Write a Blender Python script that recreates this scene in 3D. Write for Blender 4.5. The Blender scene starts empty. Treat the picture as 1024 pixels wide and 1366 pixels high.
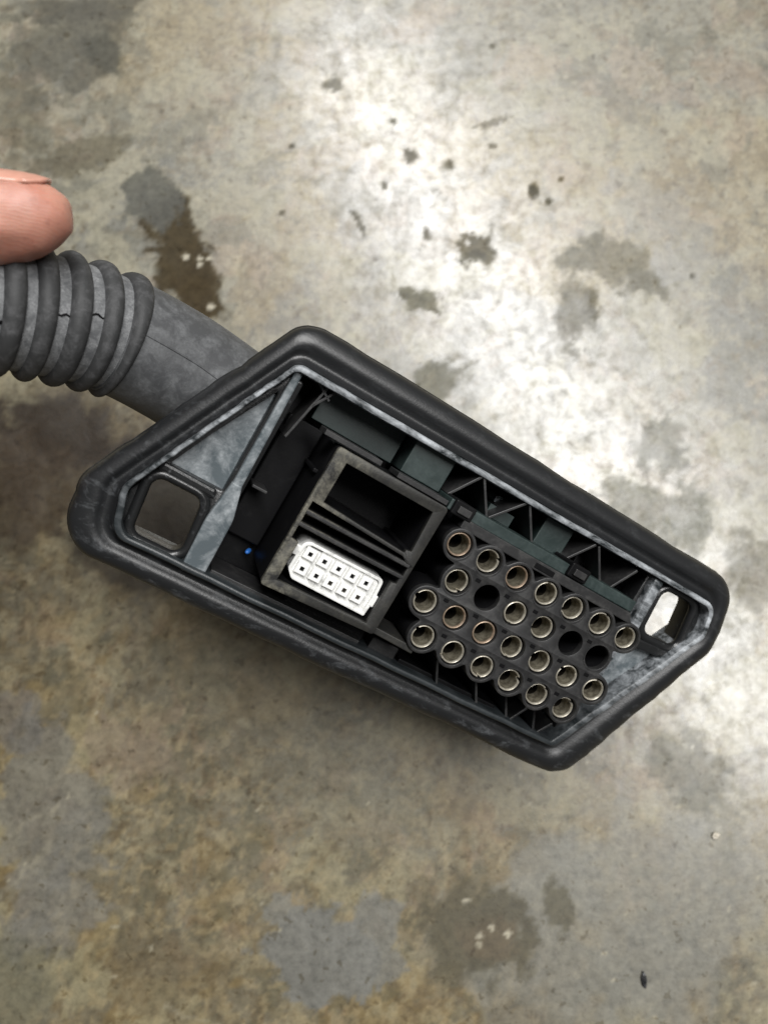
import bpy, bmesh, math, random
import numpy as np
from mathutils import Vector, Matrix

random.seed(7)
sc = bpy.context.scene
C = sc.collection
MM = 0.001

# ------------------------------------------------------------------ camera
TILT = math.radians(8.0)
CAM_H = 0.225
RIGHT = Vector((1, 0, 0))
UP = Vector((0, math.cos(TILT), math.sin(TILT)))
FWD = Vector((0, math.sin(TILT), -math.cos(TILT)))
CAM = Vector((0, 0, CAM_H))
cam_d = bpy.data.cameras.new('camera')
cam = bpy.data.objects.new('camera', cam_d)
C.objects.link(cam)
cam.matrix_world = Matrix(((RIGHT.x, UP.x, -FWD.x, CAM.x), (RIGHT.y, UP.y, -FWD.y, CAM.y),
                           (RIGHT.z, UP.z, -FWD.z, CAM.z), (0, 0, 0, 1)))
cam_d.sensor_fit = 'VERTICAL'
cam_d.sensor_height = 36.0
cam_d.lens = 36.0 * 1104.0 / 1366.0
cam_d.clip_start = 0.005
cam_d.clip_end = 50.0
cam_d.dof.use_dof = True
cam_d.dof.focus_distance = 0.160
cam_d.dof.aperture_fstop = 15.0
sc.camera = cam

# ------------------------------------------------------------------ light
world = bpy.data.worlds.new('World')
sc.world = world
world.use_nodes = True
bg = world.node_tree.nodes['Background']
bg.inputs[0].default_value = (1.0, 0.98, 0.95, 1)
bg.inputs[1].default_value = 0.10


def tube_lamp(name, loc, target, length, width, spin, power, color):
    l = bpy.data.lights.new(name, 'AREA')
    l.shape = 'RECTANGLE'
    l.size = length
    l.size_y = width
    l.energy = power
    l.color = color
    o = bpy.data.objects.new(name, l)
    C.objects.link(o)
    z = (Vector(loc) - Vector(target)).normalized()
    x = Vector((math.cos(spin), math.sin(spin), 0))
    x = (x - z * x.dot(z)).normalized()
    y = z.cross(x)
    o.matrix_world = Matrix(((x.x, y.x, z.x, loc[0]), (x.y, y.y, z.y, loc[1]), (x.z, y.z, z.z, loc[2]), (0, 0, 0, 1)))
    return o


# the workshop's ceiling strip light, mirrored by the polished floor
tube_lamp('ceiling_strip_light', (0.44, 0.58, 1.85), (0.05, 0.06, 0.0), 2.25, 0.22, math.radians(-60), 76.0, (1.0, 0.99, 0.975))

sc.view_settings.view_transform = 'Standard'
sc.view_settings.look = 'None'
sc.view_settings.gamma = 1.0
sc.view_settings.exposure = 0.0
sc.render.engine = 'CYCLES'


# ------------------------------------------------------------------ materials
def newmat(name):
    m = bpy.data.materials.new(name)
    m.use_nodes = True
    nt = m.node_tree
    return m, nt, nt.nodes['Principled BSDF']


def N(nt, t, **kw):
    n = nt.nodes.new(t)
    for k, v in kw.items():
        setattr(n, k, v)
    return n


def noise(nt, co, scale, detail=4, rough=0.6, dist=0.0):
    n = N(nt, 'ShaderNodeTexNoise')
    n.inputs['Scale'].default_value = scale
    n.inputs['Detail'].default_value = detail
    n.inputs['Roughness'].default_value = rough
    n.inputs['Distortion'].default_value = dist
    nt.links.new(co, n.inputs['Vector'])
    return n.outputs['Fac']


def ramp(nt, fac, stops):
    r = N(nt, 'ShaderNodeValToRGB')
    e = r.color_ramp.elements
    e[0].position, e[1].position = stops[0][0], stops[-1][0]
    for p, c in stops[1:-1]:
        e.new(p)
    for el, (p, c) in zip(e, stops):
        el.position = p
        el.color = (c, c, c, 1) if isinstance(c, (int, float)) else (*c, 1)
    nt.links.new(fac, r.inputs[0])
    return r.outputs[0]


def mix(nt, fac, a, b, mode='MIX'):
    n = N(nt, 'ShaderNodeMix', data_type='RGBA', blend_type=mode)
    for s, v in ((n.inputs[0], fac), (n.inputs[6], a), (n.inputs[7], b)):
        if isinstance(v, (int, float)):
            s.default_value = v
        elif isinstance(v, tuple):
            s.default_value = (*v, 1)
        else:
            nt.links.new(v, s)
    return n.outputs[2]


def bump(nt, bsdf, h, strength, dist):
    b = N(nt, 'ShaderNodeBump')
    b.inputs['Strength'].default_value = strength
    b.inputs['Distance'].default_value = dist
    nt.links.new(h, b.inputs['Height'])
    nt.links.new(b.outputs[0], bsdf.inputs['Normal'])


def dusty(name, base, dust, lo, hi, scale, rough=(0.4, 0.8), stretch=None, fine=2600, bstr=0.35, bd=0.0001, spec=0.5, lean=None, gritlo=0.35):
    """dark plastic or rubber with patches of dried dust"""
    m, nt, b = newmat(name)
    tc = N(nt, 'ShaderNodeTexCoord')
    co = tc.outputs['Object']
    if stretch:
        mp = N(nt, 'ShaderNodeMapping')
        mp.inputs['Scale'].default_value = stretch
        nt.links.new(co, mp.inputs['Vector'])
        cs = mp.outputs[0]
    else:
        cs = co
    n1 = noise(nt, cs, scale, 6, 0.68, 0.4)
    n2 = noise(nt, co, fine, 3, 0.6)
    n3 = noise(nt, co, scale * 5, 5, 0.7)
    mask = ramp(nt, n1, [(lo, 0.0), (hi, 1.0)])
    grit = ramp(nt, n3, [(0.35, gritlo), (0.65, 1.0)])
    mk = mix(nt, 1.0, mask, grit, 'MULTIPLY')
    if lean:      # dust has settled more towards one long side
        sp = N(nt, 'ShaderNodeSeparateXYZ')
        nt.links.new(co, sp.inputs[0])
        lr = N(nt, 'ShaderNodeMapRange')
        lr.inputs[1].default_value, lr.inputs[2].default_value = lean[0], lean[1]
        lr.inputs[3].default_value, lr.inputs[4].default_value = lean[2], lean[3]
        nt.links.new(sp.outputs[lean[4] if len(lean) > 4 else 1], lr.inputs[0])
        mk = mix(nt, 1.0, mk, lr.outputs[0], 'MULTIPLY')
    col = mix(nt, mk, base, dust)
    nt.links.new(col, b.inputs['Base Color'])
    r = N(nt, 'ShaderNodeMapRange')
    r.inputs[3].default_value, r.inputs[4].default_value = rough
    nt.links.new(mk, r.inputs[0])
    nt.links.new(r.outputs[0], b.inputs['Roughness'])
    b.inputs['Specular IOR Level'].default_value = spec
    h = mix(nt, 0.5, n2, n3)
    bump(nt, b, h, bstr, bd)
    return m


M = {}
M['boot'] = dusty('boot_rubber', (0.0115, 0.0122, 0.0132), (0.15, 0.16, 0.17), 0.53, 0.88, 320, (0.38, 0.8), stretch=(0.6, 1.3, 1.3), bd=0.00015, gritlo=.2, lean=(-0.02, 0.02, 1.0, 0.25))
M['bead'] = dusty('bead_rubber', (0.010, 0.0105, 0.011), (0.16, 0.17, 0.18), 0.60, 0.85, 520, (0.3, 0.75))
M['hose'] = dusty('hose_rubber', (0.058, 0.060, 0.063), (0.15, 0.155, 0.16), 0.42, 0.72, 330, (0.5, 0.85), bd=0.00012)
M['valley'] = dusty('hose_valley_rubber', (0.085, 0.088, 0.092), (0.30, 0.305, 0.31), 0.38, 0.72, 620, (0.6, 0.95), bd=0.0002, gritlo=.2)
M['ridge'] = dusty('hose_ridge_rubber', (0.036, 0.037, 0.038), (0.13, 0.13, 0.135), 0.46, 0.82, 420, (0.62, 0.9), spec=0.35, bstr=.5, bd=0.00015)
M['black'] = dusty('black_plastic', (0.0045, 0.0045, 0.005), (0.012, 0.012, 0.012), 0.55, 0.85, 300, (0.45, 0.75), bstr=0.2, spec=0.12)
M['plate'] = dusty('socket_plate_plastic', (0.015, 0.015, 0.0155), (0.05, 0.049, 0.047), 0.45, 0.8, 360, (0.45, 0.7), bstr=0.3)
M['frame'] = dusty('housing_plastic', (0.011, 0.011, 0.0105), (0.26, 0.245, 0.19), 0.38, 0.76, 340, (0.5, 0.9), bd=0.00015, lean=(-0.0315, -0.022, 1.0, 0.10, 0))
M['slate'] = dusty('dusty_tray_plastic', (0.068, 0.084, 0.093), (0.60, 0.63, 0.65), 0.42, 0.92, 170, (0.4, 0.85), bd=0.0001, gritlo=.4)
M['tray'] = dusty('tray_plastic', (0.016, 0.020, 0.022), (0.50, 0.53, 0.56), 0.38, 0.70, 300, (0.35, 0.85), stretch=(.5, 1.5, 1.5), gritlo=.6, lean=(-0.021, 0.004, 0.05, 1.0))
M['green'] = dusty('dark_green_plastic', (0.011, 0.021, 0.020), (0.04, 0.058, 0.056), 0.40, 0.8, 220, (0.45, 0.75), bstr=0.2)
M['white'] = dusty('white_nylon', (0.72, 0.72, 0.70), (0.16, 0.16, 0.155), 0.48, 0.74, 520, (0.35, 0.6), bstr=0.2)
M['whitecell'] = dusty('white_nylon_cell', (0.76, 0.76, 0.74), (0.40, 0.40, 0.38), 0.56, 0.80, 520, (0.35, 0.6), bstr=0.15)
M['blue'] = dusty('blue_seal', (0.02, 0.12, 0.42), (0.05, 0.15, 0.3), 0.5, 0.9, 300)


def metal(name, col, dark, lo=0.38, hi=0.62):
    m, nt, b = newmat(name)
    tc = N(nt, 'ShaderNodeTexCoord')
    n = noise(nt, tc.outputs['Object'], 900, 5, 0.7)
    c = mix(nt, ramp(nt, n, [(lo, 0.0), (hi, 1.0)]), dark, col)
    nt.links.new(c, b.inputs['Base Color'])
    b.inputs['Metallic'].default_value = 0.75
    rr = ramp(nt, n, [(0.3, 0.62), (0.7, 0.38)])
    nt.links.new(rr, b.inputs['Roughness'])
    bump(nt, b, n, 0.3, 0.0001)
    return m


M['tin'] = metal('aged_tin_terminal', (0.76, 0.72, 0.62), (0.40, 0.37, 0.30))
M['bore'] = metal('shaded_bore', (0.045, 0.039, 0.03), (0.014, 0.012, 0.009))  # depth shade put into the bore colour; some plug pins share it
M['barrel_shade'] = metal('shaded_barrel', (0.36, 0.33, 0.25), (0.13, 0.115, 0.085))  # same metal as the rim, dimmed in colour for the socket's inner shade
M['copper'] = metal('aged_copper_terminal', (0.66, 0.53, 0.41), (0.34, 0.25, 0.18))


def skin_mat():
    m, nt, b = newmat('skin')
    tc = N(nt, 'ShaderNodeTexCoord')
    co = tc.outputs['Object']
    n1 = noise(nt, co, 160, 5, 0.6)
    n2 = noise(nt, co, 2400, 3, 0.6)
    w = N(nt, 'ShaderNodeTexWave', wave_type='BANDS', bands_direction='Y')
    w.inputs['Scale'].default_value = 620
    w.inputs['Distortion'].default_value = 5.0
    w.inputs['Detail'].default_value = 2
    nt.links.new(co, w.inputs['Vector'])
    c = mix(nt, ramp(nt, n1, [(0.35, 0.0), (0.68, 1.0)]), (0.44, 0.205, 0.150), (0.53, 0.275, 0.205))
    c = mix(nt, ramp(nt, noise(nt, co, 420, 6, 0.75), [(0.52, 0.0), (0.72, 0.6)]), c, (0.24, 0.10, 0.07))
    c = mix(nt, ramp(nt, noise(nt, co, 70, 3, 0.5), [(0.40, 0.0), (0.62, 0.40)]), c, (0.42, 0.16, 0.115))
    nt.links.new(c, b.inputs['Base Color'])
    b.inputs['Roughness'].default_value = 0.46
    b.inputs['Subsurface Weight'].default_value = 0.4
    b.inputs['Subsurface Radius'].default_value = (1.0, 0.35, 0.2)
    b.inputs['Subsurface Scale'].default_value = 0.002
    h = mix(nt, 0.5, w.outputs['Fac'], n2)
    bump(nt, b, h, 0.22, 0.00012)
    return m


def nail_mat():
    m, nt, b = newmat('fingernail')
    tc = N(nt, 'ShaderNodeTexCoord')
    n1 = noise(nt, tc.outputs['Object'], 300, 4, 0.6)
    c = mix(nt, ramp(nt, n1, [(0.3, 0.0), (0.7, 1.0)]), (0.52, 0.25, 0.185), (0.62, 0.34, 0.26))
    nt.links.new(c, b.inputs['Base Color'])
    b.inputs['Roughness'].default_value = 0.3
    return m


M['skin'] = skin_mat()
M['nail'] = nail_mat()


def floor_mat():
    m, nt, b = newmat('stained_concrete')
    tc = N(nt, 'ShaderNodeTexCoord')
    co = tc.outputs['Object']
    at = N(nt, 'ShaderNodeVertexColor', layer_name='stain_shade')
    gl = N(nt, 'ShaderNodeVertexColor', layer_name='wear')
    f1 = noise(nt, co, 420, 6, 0.72)
    f2 = noise(nt, co, 130, 6, 0.7, 0.6)
    f3 = noise(nt, co, 1500, 3, 0.6)
    g = ramp(nt, f1, [(0.30, 0.64), (0.5, 1.0), (0.70, 1.24)])
    g2 = ramp(nt, f2, [(0.30, 0.84), (0.5, 1.0), (0.70, 1.10)])
    c = mix(nt, 1.0, at.outputs[0], g, 'MULTIPLY')
    c = mix(nt, 1.0, c, g2, 'MULTIPLY')
    pit = ramp(nt, noise(nt, co, 300, 3, 0.55), [(0.62, 0.0), (0.68, 1.0)])
    c = mix(nt, pit, c, mix(nt, 1.0, c, (0.62, 0.58, 0.50), 'MULTIPLY'))
    nt.links.new(c, b.inputs['Base Color'])
    # polish worn unevenly
    rr = ramp(nt, f2, [(0.34, 0.34), (0.5, 0.42), (0.66, 0.55)])
    r2 = mix(nt, 1.0, rr, gl.outputs[0], 'MULTIPLY')
    nt.links.new(r2, b.inputs['Roughness'])
    # worn sealer: glossy where it survives, gone over stains
    cw = ramp(nt, mix(nt, 0.55, f2, noise(nt, co, 330, 5, 0.7)), [(0.38, 0.80), (0.5, 0.52), (0.62, 0.18)])
    inv = N(nt, 'ShaderNodeMapRange')
    inv.inputs[1].default_value, inv.inputs[2].default_value = 1.0, 1.6
    inv.inputs[3].default_value, inv.inputs[4].default_value = 1.0, 0.12
    sx = N(nt, 'ShaderNodeSeparateColor')
    nt.links.new(gl.outputs[0], sx.inputs[0])
    nt.links.new(sx.outputs[0], inv.inputs[0])
    nt.links.new(mix(nt, 1.0, cw, inv.outputs[0], 'MULTIPLY'), b.inputs['Coat Weight'])
    spl = N(nt, 'ShaderNodeMath', operation='MULTIPLY')
    nt.links.new(inv.outputs[0], spl.inputs[0])
    spl.inputs[1].default_value = 0.55
    nt.links.new(spl.outputs[0], b.inputs['Specular IOR Level'])
    b.inputs['Coat Roughness'].default_value = 0.23
    h = mix(nt, 0.35, f2, f1)
    h = mix(nt, 0.15, h, f3)
    bump(nt, b, h, 0.16, 0.0009)
    return m


M['floor'] = floor_mat()


# ------------------------------------------------------------------ numpy value noise
def vnoise(x, y, seed):
    xi = np.floor(x).astype(np.int64)
    yi = np.floor(y).astype(np.int64)
    fx = x - xi
    fy = y - yi
    fx = fx * fx * fx * (fx * (fx * 6 - 15) + 10)
    fy = fy * fy * fy * (fy * (fy * 6 - 15) + 10)

    def h(a, c):
        n = (a * 374761393 + c * 668265263 + seed * 1442695041) & 0xFFFFFFFF
        n = ((n ^ (n >> 13)) * 1274126177) & 0xFFFFFFFF
        n = (n ^ (n >> 16)) & 0xFFFF
        return n / 65535.0
    return (h(xi, yi) * (1 - fx) + h(xi + 1, yi) * fx) * (1 - fy) + (h(xi, yi + 1) * (1 - fx) + h(xi + 1, yi + 1) * fx) * fy


def fbm(x, y, seed, octv=5, gain=0.55):
    s = 0
    a = 1.0
    t = 0
    for k in range(octv):
        s = s + a * vnoise(x * 2 ** k + 17.3 * k, y * 2 ** k - 9.1 * k, seed + k)
        t += a
        a *= gain
    return s / t


def sstep(a, b, x):
    t = np.clip((x - a) / (b - a), 0, 1)
    return t * t * (3 - 2 * t)


# ------------------------------------------------------------------ floor
def axis(lo, hi, step, far):
    mid = np.arange(lo, hi + 1e-6, step)
    grow = [step]
    while sum(grow) < far:
        grow.append(grow[-1] * 1.35)
    g = np.cumsum(grow)
    return np.concatenate([(lo - g)[::-1], mid, hi + g])


def floor_px(px, py):
    """floor position in mm under a measured point of the picture (used once to survey the stains and shaded patches)"""
    x, y = (px - 512) / 1104, (py - 683) / 1104
    d = RIGHT * x - UP * y + FWD
    k = CAM_H / -d.z
    return d.x * k * 1000, d.y * k * 1000


def build_floor():
    xs = axis(-125, 125, 0.8, 1800)
    ys = axis(-115, 205, 0.8, 1800)
    X, Y = np.meshgrid(xs, ys)
    nx, ny = len(xs), len(ys)
    wx = X + 9 * (fbm(X / 22, Y / 22, 5) - .5) + 3.5 * (fbm(X / 5, Y / 5, 6) - .5)
    wy = Y + 9 * (fbm(X / 22, Y / 22, 8) - .5) + 3.5 * (fbm(X / 5, Y / 5, 9) - .5)
    big = fbm(wx / 62, wy / 62, 11, 5)
    mid = fbm(wx / 17, wy / 17, 21, 5, .6)
    sml = fbm(wx / 4.5, wy / 4.5, 31, 4, .6)
    grey = np.array([0.235, 0.220, 0.182])
    tan = np.array([0.275, 0.228, 0.145])
    brn = np.array([0.150, 0.110, 0.058])
    slt = np.array([0.150, 0.146, 0.134])
    pnk = np.array([0.30, 0.225, 0.170])
    col = np.empty(X.shape + (3,))
    col[:] = grey

    def lay(mask, c, a=1.0):
        k = (np.clip(mask, 0, 1) * a)[..., None]
        col[:] = col * (1 - k) + c * k
    # brown dirt lies thicker towards the lower left, the right side is cleaner and greyer
    lean = sstep(70, -90, Y + 0.55 * X)
    tan2 = np.array([0.215, 0.168, 0.095])
    lay(sstep(.44, .56, big + .20 * lean - .05), tan, .85)
    lay(lean * sstep(.30, .52, big + .1 * mid), tan2, .75)
    lay(sstep(.50, .58, mid * .6 + big * .3 + .20 * lean - .02), brn, .50)
    lay(sstep(.55, .60, fbm(wx / 34 + 7, wy / 40, 44, 5)), slt, .65)
    lay(sstep(.62, .68, fbm(wx / 13 + 3, wy / 13, 52, 5, .6)), pnk, .40)
    lay(sstep(.60, .66, sml), brn, .45)
    lay(sstep(.62, .68, fbm(wx / 3.2, wy / 3.2, 71, 4, .6)), np.array([.36, .32, .24]), .40)
    lay(sstep(.60, .64, fbm(wx / 8, wy / 8, 83, 5, .65)), np.array([.29, .265, .205]), .5)
    lay(sstep(.64, .70, fbm(wx / 2.2, wy / 2.2, 88, 3, .6)), brn * .8, .40)
    crumb_ = sstep(.56, .66, fbm(wx / 1.9, wy / 1.9, 131, 3, .6)) * sstep(.42, .58, fbm(wx / 14, wy / 14, 137, 4)) * (.35 + .65 * lean)
    lay(sstep(.57, .61, fbm(wx / 11 + 5, wy / 11, 151, 5, .62)), np.array([.125, .118, .088]), .55)
    lay(sstep(.59, .63, fbm(wx / 20 + 2, wy / 20, 157, 5, .62)), np.array([.31, .285, .215]), .6)
    lay(crumb_, np.array([.105, .075, .040]), .55)
    crumb2 = sstep(.58, .68, fbm(wx / 2.4 + 9, wy / 2.4, 141, 3, .6)) * (.2 + .8 * lean)
    lay(crumb2, np.array([.33, .275, .19]), .45)
    col *= 1 - lean[..., None] * np.array([.06, .12, .26])
    wear = np.ones(X.shape)

    def blot(px, py, rx, ry, rot, c, a, soft=.35, rag=.55, gloss=1.0):
        """an irregular stain: centre, radii in mm, turn in degrees"""
        if gloss >= 1.4 and rx < 8:      # small spots in the polished part are soft-edged
            rx, ry, a, soft, rag = rx * .82, ry * .82, a * .78, soft + .25, rag + .15
        cx, cy = floor_px(px, py)
        ca, sa = math.cos(math.radians(rot)), math.sin(math.radians(rot))
        dx, dy = X + (wx - X) * min(1, rx / 8) - cx, Y + (wy - Y) * min(1, ry / 8) - cy
        u = (dx * ca + dy * sa) / rx
        v = (-dx * sa + dy * ca) / ry
        r = np.sqrt(u * u + v * v)
        r = r + rag * (fbm((.8 * wx + .6 * wy) / (.45 * min(rx, ry) + .5) + px, (.8 * wy - .6 * wx) / (.45 * min(rx, ry) + .5) + py, int(px + py) % 97, 4, .6) - .5) * 2
        k = sstep(1 + soft * .5, 1 - soft * .5, r)
        lay(k, np.array(c), a)
        wear[:] = wear * (1 - k) + gloss * k
    dk = (.060, .055, .045)
    br = (.110, .083, .050)
    gy = (.150, .148, .140)
    # surveyed stains, with the connector's shadow painted into some
    blot(240, 345, 8.5, 21, 22, (.060, .045, .026), .95, .35, .55, 1.6)
    blot(262, 385, 7, 9, 10, (.055, .040, .023), .9, .4, .55, 1.6)
    blot(195, 265, 8, 9, 30, (.105, .105, .10), .8, .4, .6, 1.5)
    blot(110, 50, 22, 12, 40, (.105, .098, .082), .75, .4, .7, 1.4)
    blot(135, 70, 7, 9, 30, (.07, .07, .064), .75, .4, .6, 1.5)
    blot(30, 150, 8, 12, 10, (.12, .105, .075), .6, .5, .7, 1.3)
    blot(85, 15, 16, 5, 0, (.085, .08, .07), .6, .5, .7, 1.4)
    blot(100, 205, 14, 6, 20, (.115, .098, .07), .7, .5, .7, 1.4)
    blot(75, 585, 22, 17, 0, (.036, .025, .014), 1.0, .6, .7)  # brown stain, deepened in colour with the shadow left of the connector
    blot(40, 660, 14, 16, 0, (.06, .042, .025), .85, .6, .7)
    blot(215, 700, 22, 18, 20, (.034, .026, .016), .92, .5, .4)  # shadow under the connector painted in, seen through the left hole
    blot(445, 115, 3.4, 3.0, 0, (.12, .115, .10), .85, .3, .5, 1.5)
    blot(478, 298, 1.0, 6.0, 28, (.10, .095, .085), .85, .4, .4, 1.5)
    blot(390, 195, 1.1, 1.1, 0, dk, .9, .4, .3, 1.5)
    blot(376, 284, .9, .9, 0, dk, .9, .4, .3, 1.5)
    blot(708, 256, 1.9, 2.5, 10, dk, .92, .35, .35, 1.7)
    blot(730, 268, 1.2, 1.2, 0, dk, .9, .35, .35, 1.7)
    blot(748, 240, 1.0, 1.0, 0, dk, .75, .4, .35, 1.7)
    blot(656, 62, 1.0, 1.0, 0, dk, .85, .4, .3, 1.5)
    blot(657, 194, 1.3, 1.1, 0, (.10, .095, .085), .8, .4, .4, 1.5)
    blot(523, 163, 1.4, 1.4, 0, (.11, .105, .095), .85, .4, .4, 1.6)
    blot(546, 210, 2.6, 2.8, 0, (.11, .105, .095), .85, .4, .5, 1.6)
    blot(600, 218, 2.0, 2.2, 0, (.12, .115, .10), .8, .4, .5, 1.6)
    blot(512, 248, 1.1, 1.6, 0, (.12, .115, .10), .8, .4, .4, 1.6)
    blot(632, 325, 6.2, 5.5, 20, (.13, .122, .105), .85, .5, .8, 1.7)
    blot(632, 338, 3.0, 2.4, 0, (.075, .07, .06), .75, .5, .6, 1.7)
    blot(560, 400, 7.0, 3.8, -5, (.17, .165, .14), .8, .4, .6, 1.7)
    blot(568, 312, 1.4, 2.6, 0, (.15, .14, .12), .7, .5, .5, 1.6)
    blot(765, 342, 6, 5.5, 30, (.20, .195, .18), .8, .4, .5, 1.4)
    blot(785, 405, 3.2, 6.5, -10, (.14, .13, .115), .75, .5, .6, 1.6)
    blot(762, 425, 6, 12, -10, (.19, .18, .165), .65, .5, .7, 1.4)
    blot(830, 350, 12, 7, -30, (.20, .19, .17), .6, .5, .8, 1.4)
    blot(900, 345, 8, 6, 0, (.21, .20, .185), .6, .5, .8)
    blot(870, 270, 16, 9, -40, (.21, .20, .18), .5, .5, .8)
    blot(923, 367, .9, .9, 0, dk, .9, .4, .3, 1.5)
    blot(580, 505, 9, 6, 10, (.20, .19, .16), .6, .6, .7, 1.5)
    blot(660, 163, 6, 1.2, 20, (.17, .16, .145), .6, .5, .7, 1.4)
    blot(860, 690, 12, 10, -20, (.17, .165, .14), .65, .6, .8, 1.4)
    blot(870, 590, 8, 9, 0, (.20, .20, .19), .5, .6, .8, 1.3)
    blot(1005, 760, 7, 12, 0, (.16, .15, .125), .6, .6, .7, 1.3)
    blot(920, 690, 6, 9, 20, (.14, .14, .115), .7, .5, .6, 1.3)
    blot(425, 1275, 15, 12, -15, (.165, .160, .152), .95, .15, .55)
    blot(495, 1260, 8, 11, 20, (.17, .165, .156), .8, .2, .7)
    blot(375, 1215, 5, 3.5, 25, (.185, .178, .165), .8, .3, .6)
    blot(60, 1090, 14, 24, 10, (.165, .158, .148), .7, .4, .8)
    blot(70, 1220, 12, 10, 10, (.17, .16, .148), .65, .4, .8)
    blot(15, 960, 8, 8, 10, (.15, .14, .135), .6, .4, .8)
    blot(20, 1320, 12, 14, 0, (.11, .105, .08), .65, .5, .7)
    blot(230, 1285, 14, 10, -25, (.115, .088, .052), .55, .6, .9, 1.2)
    blot(190, 1040, 2.2, 2.6, 0, (.11, .085, .05), .6, .5, .6)
    blot(435, 1047, 1.8, 3.4, 0, (.10, .085, .055), .7, .4, .5)
    blot(370, 1037, 1.2, 1.4, 0, (.09, .075, .05), .7, .4, .5)
    blot(408, 1055, 1.3, 1.8, 0, (.10, .085, .055), .6, .4, .5)
    blot(298, 1019, 1.0, 1.0, 0, (.09, .075, .05), .7, .4, .5)
    blot(440, 1020, 3, 2, 0, (.11, .09, .06), .6, .5, .6)
    blot(135, 1200, 1.3, 1.0, 0, (.09, .07, .045), .7, .4, .5)
    blot(180, 1205, 1.3, 2.0, 0, (.10, .08, .05), .6, .4, .5)
    blot(840, 1215, 40, 22, 10, (.215, .208, .19), .6, .6, .8)
    blot(740, 1180, 14, 12, 0, (.20, .195, .18), .6, .5, .8)
    blot(800, 1310, 30, 14, 0, (.19, .183, .165), .55, .5, .8)
    blot(930, 1030, 9, 12, 30, (.20, .195, .18), .6, .5, .8, 1.3)
    blot(455, 1050, 26, 14, -20, (.17, .15, .105), .45, .7, .8)
    blot(330, 905, 26, 14, -20, (.16, .14, .10), .45, .7, .8)
    blot(700, 90, 10, 5, 0, pnk, .45, .6, .8)
    blot(560, 30, 10, 5, 30, pnk, .4, .6, .8)
    blot(980, 100, 12, 7, -30, pnk, .4, .6, .8)
    blot(170, 1000, 12, 7, -30, pnk * .8, .5, .6, .8)
    blot(635, 1235, 15, 11, -15, (.085, .072, .045), .85, .35, .6, 1.2)
    blot(655, 1245, 7, 6, -15, (.13, .095, .062), .5, .5, .6, 1.2)
    blot(742, 1215, 3.4, 6.5, 15, (.095, .083, .054), .8, .4, .5, 1.2)
    # pale chips
    rs = random.Random(5)
    for k in range(34):
        blot(rs.uniform(0, 1024), rs.uniform(950, 1366), rs.uniform(.3, .8), rs.uniform(.3, .7), rs.uniform(0, 180), (.40, .36, .28), .7, .5, .6)
    for px, py in ((248, 342), (266, 353), (280, 345), (281, 408), (266, 345), (655, 1236), (622, 1200), (677, 1245), (640, 1247)):
        blot(px, py, rs.uniform(.6, 1.1), rs.uniform(.5, .9), 0, (.52, .47, .38), .9, .5, .5)
    # faint scratches
    for (x0, y0, x1, y1) in ((0, 1215, 60, 1130), (0, 1120, 70, 1080), (220, 1345, 300, 1366), (880, 640, 905, 720)):
        ax, ay = floor_px(x0, y0)
        bx, by = floor_px(x1, y1)
        L = math.hypot(bx - ax, by - ay)
        t = np.clip(((wx - ax) * (bx - ax) + (wy - ay) * (by - ay)) / L ** 2, 0, 1)
        d = np.hypot(wx - ax - t * (bx - ax), wy - ay - t * (by - ay))
        lay(sstep(.8, .1, d), np.array([.30, .27, .21]), .4)
    col *= np.array([.735, .745, .69])

    V = np.stack([X * MM, Y * MM, 0 * X], -1).reshape(-1, 3)
    idx = np.arange(nx * ny).reshape(ny, nx)
    F = np.stack([idx[:-1, :-1], idx[:-1, 1:], idx[1:, 1:], idx[1:, :-1]], -1).reshape(-1, 4)
    me = bpy.data.meshes.new('concrete_floor')
    me.vertices.add(len(V))
    me.vertices.foreach_set('co', V.ravel())
    me.loops.add(F.size)
    me.loops.foreach_set('vertex_index', F.ravel())
    me.polygons.add(len(F))
    me.polygons.foreach_set('loop_start', np.arange(0, F.size, 4))
    me.polygons.foreach_set('loop_total', np.full(len(F), 4))
    me.update(calc_edges=True)
    for nm, val in (('stain_shade', col), ('wear', np.repeat(wear[..., None], 3, 2))):
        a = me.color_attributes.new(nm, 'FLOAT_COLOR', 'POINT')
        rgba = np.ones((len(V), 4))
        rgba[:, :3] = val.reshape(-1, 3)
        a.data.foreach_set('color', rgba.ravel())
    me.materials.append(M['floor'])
    o = bpy.data.objects.new('concrete_floor', me)
    C.objects.link(o)
    o['kind'] = 'structure'
    o['label'] = 'stained and worn polished concrete floor'
    return o


build_floor()

# ------------------------------------------------------------------ mesh helpers
# The connector is built in its own frame, in mm: u along the long side, v across it, w out of its face
# (w = 0 is the face of the socket plate).  Mesh axes: X = u, Y = -v, Z = w, from a base at OU, OV, OW.
OU, OV, OW = 3.0, 7.0, -28.0


def L(u, v, w):
    return ((u - OU) * MM, (OV - v) * MM, (w - OW) * MM)


def cam_pt(x, y, z):
    return CAM + RIGHT * (x * MM) - UP * (y * MM) + FWD * (z * MM)


def cam_dir(v):
    return RIGHT * v[0] - UP * v[1] + FWD * v[2]


E1 = (0.83038, 0.46283, 0.31026)
E2 = (-0.50924, 0.85637, 0.08545)
EW = (0.22615, 0.22895, -0.94680)
T0 = (14.12, 6.23842, 154.48723)
ax_u, ax_v, ax_w = cam_dir(E1).normalized(), -cam_dir(E2), cam_dir(EW).normalized()
ax_v = ax_w.cross(ax_u)
base = cam_pt(*[T0[i] + OU * E1[i] + OV * E2[i] + OW * EW[i] for i in range(3)])
CONN_M = Matrix(((ax_u.x, ax_v.x, ax_w.x, base.x), (ax_u.y, ax_v.y, ax_w.y, base.y),
                 (ax_u.z, ax_v.z, ax_w.z, base.z), (0, 0, 0, 1)))


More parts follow.
